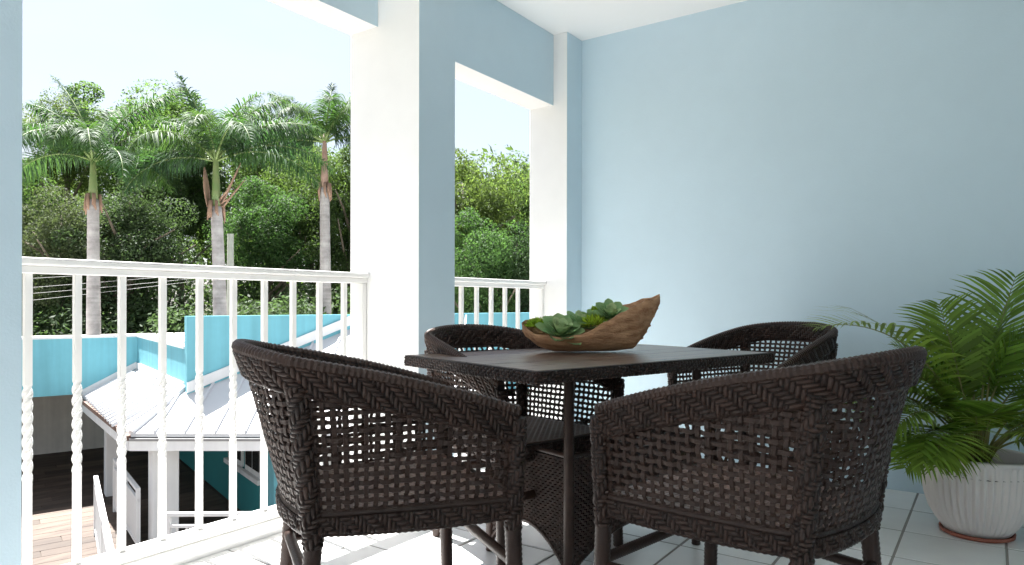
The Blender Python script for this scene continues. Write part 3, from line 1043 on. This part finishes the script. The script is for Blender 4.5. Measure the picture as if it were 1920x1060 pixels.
# parapets: A on the left (faces us), B the return, C the taller one on the right
ZA, ZCp = .15, .66
lb('parapet', -12, -.001, -.16, 0, -.95, ZA, M_TEAL)
lb('parapet_coping', -12, -.001, -.18, .02, ZA + .001, ZA + .045, M_EXTW)
lb('parapet', 0, .16, -.16, 4.36, -.62, ZA, M_TEAL)
lb('parapet_coping', -.02, .18, -.18, 4.355, ZA + .001, ZA + .04, M_EXTW)
lb('parapet', 0, 26, 4.361, 4.52, -.95, ZCp, M_TEAL)
lb('flat_roof', -12, 26, -8, -.161, -.30, -.12, M_GREYW)
lb('flat_roof', .161, 26, -.16, 4.36, -.30, -.121, M_GREYW)
lb('soffit', -12, 26, -8, -.162, -.95, -.31, M_EXTW)
lb('soffit', .162, 26, -.161, 4.359, -.95, -.311, M_EXTW)
# recessed ground floor
lb('rear_wall', -14, 8, -4.6, -4.3, ZG, -.951, M_GREYW)
dw = lb('front_wall', 1.16, 1.36, -4.29, 5.25, ZG, -.951, M_TEALD)
lb('front_wall', 1.161, 24, 5.251, 5.40, ZG, -.951, M_EXTW)
lb('corner_board', 1.10, 1.159, 4.95, 5.25, ZG, -.952, M_TEAL)
for (b0, b1) in ((2.55, 3.45), (3.62, 4.5)):
    w = lb('window', 1.125, 1.159, b0, b1, ZG + .82, ZG + 2.0, M_EXTW)
    for q0, q1 in ((b0 + .07, (b0 + b1) / 2 - .03), ((b0 + b1) / 2 + .03, b1 - .07)):
        lb('pane', 1.112, 1.1245, q0, q1, ZG + .92, ZG + 1.93, M_GLASS, w)
    lb('sill', 1.06, 1.124, b0 - .06, b1 + .06, ZG + .74, ZG + .819, M_EXTW, w)
# left roof: ribbed sheet falling from wall B to the left eave
ZE, ZR_ = -1.0, -.50
def lp(a, b, z): return MBD @ Vector((a, b, z))
EV = 0.97
def slab(name, quad, th, m, parent=None):
    mb = MB(); q = [Vector(p) for p in quad]; dn = Vector((0, 0, -th)); n = len(q)
    mb.add(q + [p + dn for p in q], [tuple(range(n)), tuple(range(2 * n - 1, n - 1, -1))] + [(i, n + i, n + (i + 1) % n, (i + 1) % n) for i in range(n)])
    o = mb.build(name, m, parent if parent is not None else bd)
    return o
E1 = Vector((*cf(-5.44, 9.82), ZE))
b1_ = (MBD.inverted() @ E1).y
B1p = lp(0, 4.36, ZR_)
rf1 = slab('ribbed_roof', [lp(0, .001, ZR_), lp(-EV, .001, ZE), E1, B1p], .05, M_ROOFM)
nrib = 15
for i in range(nrib):
    q = (i + .5) / nrib
    b_ = .12 + (4.3 - .12) * q
    p_t = lp(-.14, b_, ZR_ - .07 + .012); p_b = lp(-EV + .01, b_, ZE + .012)
    mb = MB(); w0, w1, up_ = EB * .055, EB * .038, Vector((0, 0, .05))
    mb.add([p_t - w0, p_t + w0, p_b + w0, p_b - w0, p_t - w1 + up_, p_t + w1 + up_, p_b + w1 + up_, p_b - w1 + up_], [(0, 3, 2, 1), (4, 5, 6, 7), (0, 1, 5, 4), (1, 2, 6, 5), (2, 3, 7, 6), (3, 0, 4, 7)])
    mb.build('rib', M_ROOFM, rf1)
# diagonal standing-seam roof
ED = Vector((math.sin(YAW + R(.6)), -math.cos(YAW + R(.6)), 0)); EI = Vector((-ED.y, ED.x, 0))
E2 = E1 + ED * 5.2
SLP = .60
dep1 = (B1p - E1).dot(EI)
def rp(s, t): return E1 + ED * s + EI * t + Vector((0, 0, SLP * t))
sB, tB = (B1p - E1).dot(ED), dep1
B1r = rp(sB, tB)
# follow wall C: points B1 + EA*k
def alongC(k):
    p = B1p + EA * k; return (p - E1).dot(ED), (p - E1).dot(EI)
kk = 3.1
sC, tC = alongC(kk)
rf2 = slab('seam_roof', [rp(0, 0), rp(5.2, 0), rp(sC + 1.2, tC), rp(sC, tC), rp(sB, tB)], .05, M_ROOFM)
for i in range(1, 13):
    s_ = .43 * i - .1
    # clip against hip and wall C
    k_ = 0; t_top = None
    if s_ < sB: t_top = tB * s_ / sB
    else:
        for k100 in range(0, int(kk * 100)):
            a_, t_ = alongC(k100 / 100)
            if a_ >= s_: t_top = t_; break
        if t_top is None: t_top = tC
    if t_top < .15: continue
    a = rp(s_, .01); c = rp(s_, t_top - .05)
    mb = MB(); wv = ED * .013
    up = Vector((0, 0, .045))
    mb.add([a - wv, a + wv, c + wv, c - wv, a - wv + up, a + wv + up, c + wv + up, c - wv + up], [(0, 3, 2, 1), (4, 5, 6, 7), (0, 1, 5, 4), (1, 2, 6, 5), (2, 3, 7, 6), (3, 0, 4, 7)])
    mb.build('seam', M_SEAM, rf2)
# hip cap, flashings
mb = MB(); mb.tube([E1 + Vector((0, 0, .02)), B1r + Vector((0, 0, .03))], .045, 6); mb.build('hip_cap', M_SEAM, rf2)
def strip(name, p, q, n_, h, m, par, th=.03):
    mb = MB(); n_ = Vector(n_) * th; up = Vector((0, 0, h))
    mb.add([p, q, q + up, p + up, p + n_, q + n_, q + up + n_, p + up + n_], [(0, 1, 2, 3), (7, 6, 5, 4), (0, 4, 5, 1), (1, 5, 6, 2), (2, 6, 7, 3), (3, 7, 4, 0)])
    return mb.build(name, m, par)
strip('flashing', lp(-.001, .01, ZR_ + .005), lp(-.001, 4.35, ZR_ + .005), -EA, .12, M_EXTW, rf1)
strip('flashing', lp(-EV, .001, ZE + .005), lp(-.03, .001, ZR_ + .005), EB, .13, M_EXTW, rf1)
B1w = B1r + EB * .165
Cend = rp(sC, tC) + EB * .165
strip('flashing', B1w + Vector((0, 0, -.05)), Cend, EB, .16, M_EXTW, rf2)
# eaves: gutter and fascia
def eave(p, q, out, par):
    d = (q - p).normalized()
    strip('gutter', p + Vector((0, 0, -.10)), q + Vector((0, 0, -.10)), out, .07 if par is rf1 else .035, M_GUT if par is rf1 else M_EDGE, par, .05)
    strip('fascia', p + Vector((0, 0, -.24)) - out * .02, q + Vector((0, 0, -.24)) - out * .02, out, .139, M_EXTW, par, .06)
    strip('ceiling_board', p + Vector((0, 0, -.20)) - out * 1.6, q + Vector((0, 0, -.20)) - out * 1.6, out, .03, M_EXTW, par, 1.55)
nl = Vector(((E1 - lp(-EV, 0, ZE)).normalized().y, -(E1 - lp(-EV, 0, ZE)).normalized().x, 0))
if nl.dot(EA) > 0: nl = -nl
eave(lp(-EV, .02, ZE), E1, nl, rf1)
eave(E1, E2, -EI, rf2)
# columns of the porch
def porch_col(x, y, w):
    mb = MB(); mb.box(-w / 2, w / 2, -w / 2, w / 2, ZG, ZE - .2)
    o = mb.build('porch_column', M_EXTW, bd, loc=(x, y, 0), rot=(0, 0, HA)); o.modifiers.new('b', 'BEVEL').width = .01
porch_col(5.50, 10.26, .36)
porch_col(6.50, 13.95, .30)
p = E1 + ED * 3.3 + EI * .45
porch_col(p.x, p.y, .36)
tag(bd, 'turquoise pavilion building with white metal roofs beyond the long railing', 'building')

# patio paving in long strips
pt_o = empty('patio', (0, 0, 0)); tag(pt_o, kind='structure')
M_PAVE = mat('brown_paving', (.055, .038, .030), .75, color2=(.105, .076, .058), scale=1.6, bump=.15, bscale=25, objrand=.45, stretch=(1, 5, 1))
mb = MB(); mb.box(-13, 4, -4.3, 12, ZG - .06, ZG - .016, 0, MBD); o = mb.build('paving_bed', mat('paving_joint', (.07, .055, .045), .95), pt_o); o.data.flip_normals()
for i in range(52):
    b0 = -4.28 + .30 * i
    a = -13.0
    if not (-4.3 < b0 < 11): continue
    x_ = -7 + random.uniform(-.6, .6)
    cuts = [-13, x_, x_ + random.uniform(2.2, 2.8), x_ + random.uniform(4.6, 5.6), 1.1]
    for c0_, c1_ in zip(cuts[:-1], cuts[1:]):
        mb = MB(); mb.box(c0_ + .006, c1_ - .006, b0 + .006, b0 + .294, ZG - .015, ZG, 0, MBD)
        o = mb.build('paver', M_PAVE, pt_o); o.data.flip_normals()

# porch railings
def low_rail(p, q, z1, label, slats, w=.022, solid=False):
    p, q = Vector((*p, 0)), Vector((*q, 0)); d = q - p; L_ = d.length; a = math.atan2(d.y, d.x)
    r = empty('porch_railing', (p.x, p.y, ZG), a)
    h = z1 - ZG
    b = MB(); b.box(0, L_, -.03, .03, h - .05, h); b.build('top_rail', M_EXTW, r, bevel=.004)
    b = MB(); b.box(0, L_, -.018, .018, h - .20, h - .165); b.build('middle_rail', M_EXTW, r)
    b = MB(); b.box(0, L_, -.018, .018, .08, .12); b.build('bottom_rail', M_EXTW, r)
    for x in ([0.03, L_ - .03] if L_ < 2.2 else [.03, L_ / 2, L_ - .03]):
        b = MB(); b.box(x - .03, x + .03, -.029, .029, 0.001, h - .051); b.build('post', M_EXTW, r)
    n = int((L_ - .1) / slats)
    sb_ = MB(); sb_.box(-w / 2, w / 2, -.009, .009, .121, h - .201); sme = sb_.mesh('slat', M_EXTW)
    for i in range(n):
        link('slat', sme, r, (.08 + (L_ - .16) * (i + .5) / n, 0, 0))
    return tag(r, label, 'railing')
low_rail((5.22, 10.45), (5.98, 12.8), -1.9, 'closely slatted white railing between the two porch columns', .062, w=.052)
low_rail((4.83, 8.95), (6.6, 6.55), -1.9, 'low white railing with open slats under the diagonal eave', .13)
low_rail((3.55, 7.6), (5.20, 11.75), -1.9, 'white handrail running beside the patio steps', .14)

# utility wires and short pole behind the building
M_WIRE = mat('grey_cable', (.30, .30, .30), .5)
def wire(p, q, sag, label):
    pts = []
    for i in range(25):
        t = i / 24; v_ = Vector(p).lerp(Vector(q), t); v_.z -= sag * 4 * t * (1 - t); pts.append(v_)
    mb = MB(); mb.tube(pts, .0042, 5)
    tag(mb.build('overhead_cable', M_WIRE), label, 'cable', 'overhead cables behind the building')
def P3(px, py, dep):
    x, y = cf((px - 960) / 1289 * dep, dep); return (x, y, .9 + (565.3 - py) / 1289 * dep)
pl = P3(432, 440, 19.5)
wire(P3(-150, 536, 19), (pl[0], pl[1], pl[2] - .9), .02, 'topmost thin grey cable crossing behind the balusters')
wire(P3(-150, 556, 19), (pl[0], pl[1], pl[2] - 1.05), .03, 'second grey cable from the top behind the balusters')
wire(P3(-150, 568, 19), (pl[0], pl[1], pl[2] - 1.15), .05, 'third grey cable from the top behind the balusters')
wire(P3(-150, 586, 18.8), (pl[0], pl[1], pl[2] - 1.2), .05, 'lowest grey cable sloping up behind the balusters')
mb = MB(); mb.tube([(0, 0, ZG - pl[2] - .05), (0, 0, 0)], [.12, .085], 10)
tag(mb.build('utility_pole', mat('weathered_concrete', (.30, .31, .28), .9, var=.1, scale=6), None, loc=pl), 'short grey-green utility pole just right of the middle palm trunk', 'pole')

# ------------------------------------------------------------------ vegetation
M_LEAF = [leaf_mat('leaf_mid', (.042, .076, .028), (.10, .19, .036), var=.45, tw=.42),
          leaf_mat('leaf_light', (.064, .104, .032), (.135, .225, .042), var=.4, tw=.45),
          leaf_mat('leaf_dark', (.046, .074, .034), (.09, .15, .04), var=.45, tw=.35),
          leaf_mat('leaf_grey', (.060, .080, .040), (.11, .16, .05), var=.4, tw=.35)]
M_BARK = mat('tree_bark', (.13, .105, .08), .9, var=.3, scale=6, bump=.6, bscale=18)


def leaf_cloud(cent, rad, n, size, rg, flat=.35):
    """n leaves over clumps: cent (k,3), rad (k,3) -> V (4n,3)"""
    k = rg.integers(0, len(cent), n)
    d = rg.normal(size=(n, 3)); d /= np.linalg.norm(d, axis=1)[:, None]
    rr = rg.uniform(.35, 1.0, (n, 1)) ** .45
    p = cent[k] + d * rad[k] * rr
    nn = d * .8 + rg.normal(size=(n, 3)) * .8 + np.array([0, 0, flat * 2])
    nn /= np.linalg.norm(nn, axis=1)[:, None]
    t = np.cross(nn, rg.normal(size=(n, 3))); t /= np.linalg.norm(t, axis=1)[:, None]
    b = np.cross(nn, t)
    s = size * rg.uniform(.6, 1.35, (n, 1))
    a0 = p - t * s; a1 = p + b * s * .42 - nn * s * .1; a2 = p + t * s; a3 = p - b * s * .42 - nn * s * .1
    return np.stack([a0, a1, a2, a3], 1).reshape(-1, 3)


def crown_mesh(seed, nclump, n, size, m, shape=(1, 1, 1), lo=-.7):
    rg = np.random.default_rng(seed)
    d = rg.normal(size=(nclump, 3)); d /= np.linalg.norm(d, axis=1)[:, None]
    d[:, 2] = np.clip(d[:, 2], lo, 1)
    c = d * rg.uniform(.25, .86, (nclump, 1)) * np.array(shape)
    r = rg.uniform(.16, .36, (nclump, 1)) * np.array([1, 1, .72])
    V = leaf_cloud(c, r, n, size, rg)
    return mesh_np('crown', V, np.arange(len(V)).reshape(-1, 4), m), c


CR = {}
for i, (nm, m, nc_, nl_, sz) in enumerate((('mid', M_LEAF[0], 60, 40000, .0195), ('light', M_LEAF[1], 58, 42000, .0195), ('dark', M_LEAF[2], 58, 36000, .0205), ('grey', M_LEAF[3], 56, 36000, .019))):
    CR[nm] = [crown_mesh(100 + i * 10 + q, nc_, nl_, sz, m) for q in range(2)]


def tree(px, py_top, dep, rx, rz_, kind, var, label, zbase=None, name='tree'):
    """crown half-sizes rx, rz_ in metres; the top of the crown stands at the planned height"""
    x, y = cf((px - 960) / 1289 * dep, dep); ztop = .9 + (565.3 - py_top) / 1289 * dep
    zc = ztop - rz_ * .95
    r = empty(name, (x, y, ZG - .06))
    me, cl = CR[kind][var]
    o = link('crown', me, r, (0, 0, zc - ZG + .06)); o.scale = (rx, rx * .9, rz_); o.rotation_euler = (0, 0, random.uniform(0, 6.28))
    tr = MB(); hgt = zc - ZG
    b0 = max(.10, rx * .055)
    lean = random.uniform(-.25, .25)
    tr.tube([(0, 0, 0), (lean * .3, .1, hgt * .4), (lean, .05, hgt * .8), (lean * .8, 0, hgt + rz_ * .5)], [b0 * 1.25, b0, b0 * .8, b0 * .25], 9)
    to = tr.build('trunk', M_BARK, r, smooth=True)
    lm = MB()
    for k in range(7):
        a = random.uniform(0, 6.28); h0 = hgt * random.uniform(.55, .95); l = rx * random.uniform(.5, .8)
        lm.tube([(lean * h0 / hgt, 0, h0), (lean + .5 * l * math.cos(a), .5 * l * math.sin(a), h0 + rz_ * .3), (l * math.cos(a), l * math.sin(a), h0 + rz_ * random.uniform(.4, .8))], [b0 * .5, b0 * .35, b0 * .12], 6)
    lm.build('limbs', M_BARK, to, smooth=True)
    return tag(r, label, 'tree', 'trees behind the building')


TREES = [(268, 128, 31, 4.6, 3.8, 'light', 0, 'tall pale green tree rising highest, behind and right of the left palm'),
         (125, 175, 33, 2.6, 3.0, 'light', 1, 'pale yellow-green tree crown directly behind the left palm fronds'),
         (20, 300, 26, 3.0, 3.6, 'mid', 0, 'bushy green tree at the far left behind the railing'),
         (110, 330, 24, 2.6, 3.0, 'grey', 0, 'grey-green bushy tree left of the left palm trunk'),
         (250, 305, 25, 2.8, 3.0, 'dark', 0, 'dark green tree between the left and middle palm trunks'),
         (345, 235, 30, 2.6, 3.2, 'mid', 1, 'mid green tree just left of the middle palm crown'),
         (500, 330, 27, 2.6, 2.6, 'mid', 0, 'mid green tree between the middle and right palm trunks'),
         (535, 200, 34, 3.4, 3.4, 'light', 0, 'pale tree glimpsed between the middle and right palm crowns'),
         (592, 255, 29, 2.8, 3.4, 'light', 1, 'light green tree left of the right palm trunk'),
         (660, 275, 28, 2.6, 3.4, 'mid', 1, 'green tree half hidden by the thick column, right of the right palm'),
         (866, 256, 26, 3.2, 3.8, 'light', 1, 'sunlit pale green tree at the left of the narrow opening'),
         (948, 258, 29, 3.4, 4.0, 'light', 0, 'sunlit pale green tree at the right of the narrow opening'),
         (905, 385, 23, 2.4, 2.8, 'mid', 0, 'lower mid green tree in the middle of the narrow opening'),
         (985, 400, 24, 2.2, 2.6, 'dark', 1, 'dark green tree at the right edge of the narrow opening')]
for t_ in TREES: tree(*t_)

# low understorey, one mass
rg = np.random.default_rng(5)
cc, rr = [], []
for i in range(380):
    px = rg.uniform(-1000, 1250); dep = rg.uniform(21, 33)
    x, y = cf((px - 960) / 1289 * dep, dep); z = ZG + rg.uniform(.3, 5.4) * (.5 + .5 * (dep - 21) / 12) + .3
    s = rg.uniform(.7, 1.5); cc.append((x, y, z)); rr.append((s, s, s * .8))
V = leaf_cloud(np.array(cc), np.array(rr), 260000, .09, rg)
tag(link('understorey', mesh_np('understorey', V, np.arange(len(V)).reshape(-1, 4), M_LEAF[2])), 'dark tangled undergrowth below the trees', kind='stuff')
cc, rr = [], []
for i in range(680):
    px = rg.uniform(-2200, 2200); dep = rg.uniform(38, 60)
    top = 330 if px < 700 else 330
    x, y = cf((px - 960) / 1289 * dep, dep); zt_ = .9 + (565 - rg.uniform(top, 620)) / 1289 * dep
    s = rg.uniform(1.4, 2.6); cc.append((x, y, zt_)); rr.append((s, s, s * .8))
V = leaf_cloud(np.array(cc), np.array(rr), 230000, .22, rg)
tag(link('far_wood', mesh_np('far_wood', V, np.arange(len(V)).reshape(-1, 4), M_LEAF[0])), 'far green wooded slope behind the trees', kind='stuff')

# royal palms
M_PFR = leaf_mat('palm_frond', (.030, .066, .032), (.085, .19, .03), var=.3, tw=.30, rough=.6, spec=.2)
M_RACH = mat('palm_rachis', (.14, .20, .06), .5)
def trunk_mat():
    m = bpy.data.materials.new('ringed_palm_trunk'); m.use_nodes = True
    N, L = m.node_tree.nodes, m.node_tree.links; P = N['Principled BSDF']; P.inputs['Roughness'].default_value = .85
    t = N.new('ShaderNodeTexCoord'); w = N.new('ShaderNodeTexNoise'); w.inputs['Scale'].default_value = 1.0; w.inputs['Detail'].default_value = 4; mz = N.new('ShaderNodeMapping'); mz.inputs['Scale'].default_value = (.6, .6, 9)
    L.new(t.outputs['Object'], mz.inputs[0]); L.new(mz.outputs[0], w.inputs['Vector'])
    n = N.new('ShaderNodeTexNoise'); n.inputs['Scale'].default_value = 3.2; n.inputs['Detail'].default_value = 8; n.inputs['Roughness'].default_value = .7; L.new(t.outputs['Object'], n.inputs['Vector'])
    r = N.new('ShaderNodeValToRGB'); r.color_ramp.elements[0].color = (.20, .185, .185, 1); r.color_ramp.elements[1].color = (.40, .375, .375, 1)
    r.color_ramp.elements[0].position = .58; r.color_ramp.elements[1].position = .98
    mxx = N.new('ShaderNodeMath'); mxx.operation = 'MULTIPLY_ADD'; mxx.inputs[1].default_value = .55
    L.new(w.outputs['Fac'], mxx.inputs[0]); L.new(n.outputs['Fac'], mxx.inputs[2]); L.new(mxx.outputs[0], r.inputs[0]); L.new(r.outputs[0], P.inputs['Base Color'])
    return m
M_PTR = trunk_mat()
M_SHAFT = mat('palm_crownshaft', (.10, .17, .05), .5, color2=(.17, .20, .08), scale=4)
M_SHEATH = mat('dry_palm_sheath', (.25, .155, .11), .85, var=.3, scale=9, stretch=(1, 1, .3))


def royal(px0, px1, py_ring, py_crown, dep, r0, fronds, label, sheath=False, shaft_mat=None):
    """px0: trunk foot, px1: top; py_ring: top of grey trunk; py_crown: where fronds spring"""
    x, y = cf((px0 - 960) / 1289 * dep, dep); x1, y1 = cf((px1 - 960) / 1289 * dep, dep)
    zr = .9 + (565.3 - py_ring) / 1289 * dep - ZG; zc = .9 + (565.3 - py_crown) / 1289 * dep - ZG
    r = empty('royal_palm', (x, y, ZG - .06)); dx, dy = x1 - x, y1 - y
    tr = MB(); pts, rad = [], []
    for i in range(40):
        t = i / 39; pts.append((dx * t * t * .9, dy * t * t * .9, zr * t)); rad.append(r0 * (1.12 - .22 * t + .10 * math.sin(math.pi * min(1, t * 1.3)) + .02 * (i % 2)))
    tr.tube(pts, rad, 16); tr.build('trunk', M_PTR, r, smooth=True)
    cs = MB(); cs.tube([(dx * .9, dy * .9, zr - .02), (dx * .93, dy * .93, zr + (zc - zr) * .35), (dx, dy, zc), (dx, dy, zc + .3)], [r0 * .80, r0 * .66, r0 * .42, r0 * .22], 12)
    cs.build('crownshaft', shaft_mat or M_SHAFT, r, smooth=True)
    # ragged dry collar
    cm = MB()
    for k in range(9):
        a = random.uniform(0, 6.28); rr_ = r0 * 1.02
        cm.tube([(dx * .9 + rr_ * math.cos(a), dy * .9 + rr_ * math.sin(a), zr + .15), (dx * .9 + rr_ * 1.15 * math.cos(a), dy * .9 + rr_ * 1.15 * math.sin(a), zr - .15), (dx * .9 + rr_ * 1.3 * math.cos(a + .2), dy * .9 + rr_ * 1.3 * math.sin(a + .2), zr - random.uniform(.15, .45))], [.04, .045, .012], 5)
    cm.build('dry_collar', M_SHEATH, r, smooth=True)
    if sheath:
        sm_ = MB(); a0 = YAW + R(90)
        v = []
        for i in range(9):
            t = i / 8; w = .26 * math.sin(math.pi * (.12 + .80 * t)) + .02
            for k in range(5):
                q = -1 + k / 2
                v.append((dx + math.cos(a0) * (.18 + .10 * t) + math.cos(a0 - 1.57) * w * q * .6 + .0, dy + math.sin(a0) * (.18 + .10 * t) + math.sin(a0 - 1.57) * w * q * .6, zr + .05 + 1.0 * t - .06 * q * q))
        f = [(i * 5 + k, i * 5 + k + 1, i * 5 + k + 6, i * 5 + k + 5) for i in range(8) for k in range(4)]
        sm_.add(v, f); so_ = sm_.build('dry_sheath', M_SHEATH, r, smooth=True); s_m = so_.modifiers.new('s', 'SOLIDIFY'); s_m.thickness = .02
        for k in range(5):
            a = YAW - R(90) + random.uniform(-.5, .5); l = random.uniform(.5, 1.0)
            tb_ = MB(); tb_.tube([(dx, dy, zr + .05), (dx + .35 * l * math.cos(a), dy + .35 * l * math.sin(a), zr + .25 * k * .4), (dx + .8 * l * math.cos(a), dy + .8 * l * math.sin(a), zr + .3 + .22 * k)], [.045, .03, .01], 5)
            tb_.build('flower_stalk', M_SHEATH, r, smooth=True)
    for k, (az, L_, e0, bd_) in enumerate(fronds):
        stp = e0 > 68
        me = frond(L_ * (1.0 if stp else 1.05), R(e0 + (0 if stp else 9)), R(bd_ * .98), 95 if stp else 150, .50 if stp else .70, .030, [M_PFR, M_RACH], t0=.12, sweep=.7 if stp else .45, vup=.0, droop=.8 if stp else 1.2, plume=.9, power=1.25, rr=.035, seed=px0 + k)
        o = link('frond', me, r); a = R(az) + YAW - R(90)
        o.location = (dx, dy, zc); o.rotation_euler = (random.uniform(-.2, .2), 0, a)
    return tag(r, label, 'palm tree', 'royal palms behind the building')


royal(176, 174, 372, 300, 18.5, .155,
      [(178, 2.9, 42, 75), (176, 2.7, 15, 95), (160, 3.2, 72, 40), (20, 3.0, 58, 55), (3, 2.9, 35, 85), (-15, 2.8, -2, 62), (185, 2.4, 58, 60),
       (-85, 2.4, 55, 150), (-110, 2.6, 40, 130), (-60, 2.6, 40, 120), (90, 2.8, 60, 60), (120, 2.8, 35, 80), (60, 2.8, 30, 80), (-40, 2.6, 15, 95)],
      'leftmost royal palm with grey ringed trunk and drooping fronds', shaft_mat=M_SHAFT)
royal(416, 404, 385, 300, 18.0, .16,
      [(166, 2.5, 80, 26), (30, 2.7, 62, 60), (8, 3.0, 42, 78), (2, 3.2, 22, 82), (-8, 3.0, 12, 80), (178, 2.6, 20, 95), (188, 2.5, 5, 80), (170, 2.3, 55, 85),
       (-80, 2.4, 60, 130), (-50, 2.9, 40, 110), (-130, 2.5, 40, 120), (90, 2.6, 60, 50), (60, 2.8, 50, 70), (130, 2.6, 35, 80), (-20, 2.4, 70, 60)],
      'middle royal palm with a torn dry sheath under its crown', sheath=True)
royal(611, 608, 350, 265, 22.0, .165,
      [(176, 3.0, 34, 56), (168, 2.7, 50, 44), (12, 3.0, 60, 42), (5, 2.9, 35, 70), (-5, 2.6, 10, 80), (180, 2.9, 2, 55), (100, 2.6, 76, 30), (60, 2.8, 55, 60),
       (-70, 2.4, 62, 110), (-110, 2.6, 45, 110), (-35, 2.8, 45, 90), (140, 2.8, 30, 80), (200, 2.6, 20, 85)],
      'right royal palm with slender trunk beside the thick column', shaft_mat=mat('brown_crownshaft', (.22, .13, .10), .6, color2=(.30, .2, .16), scale=3))
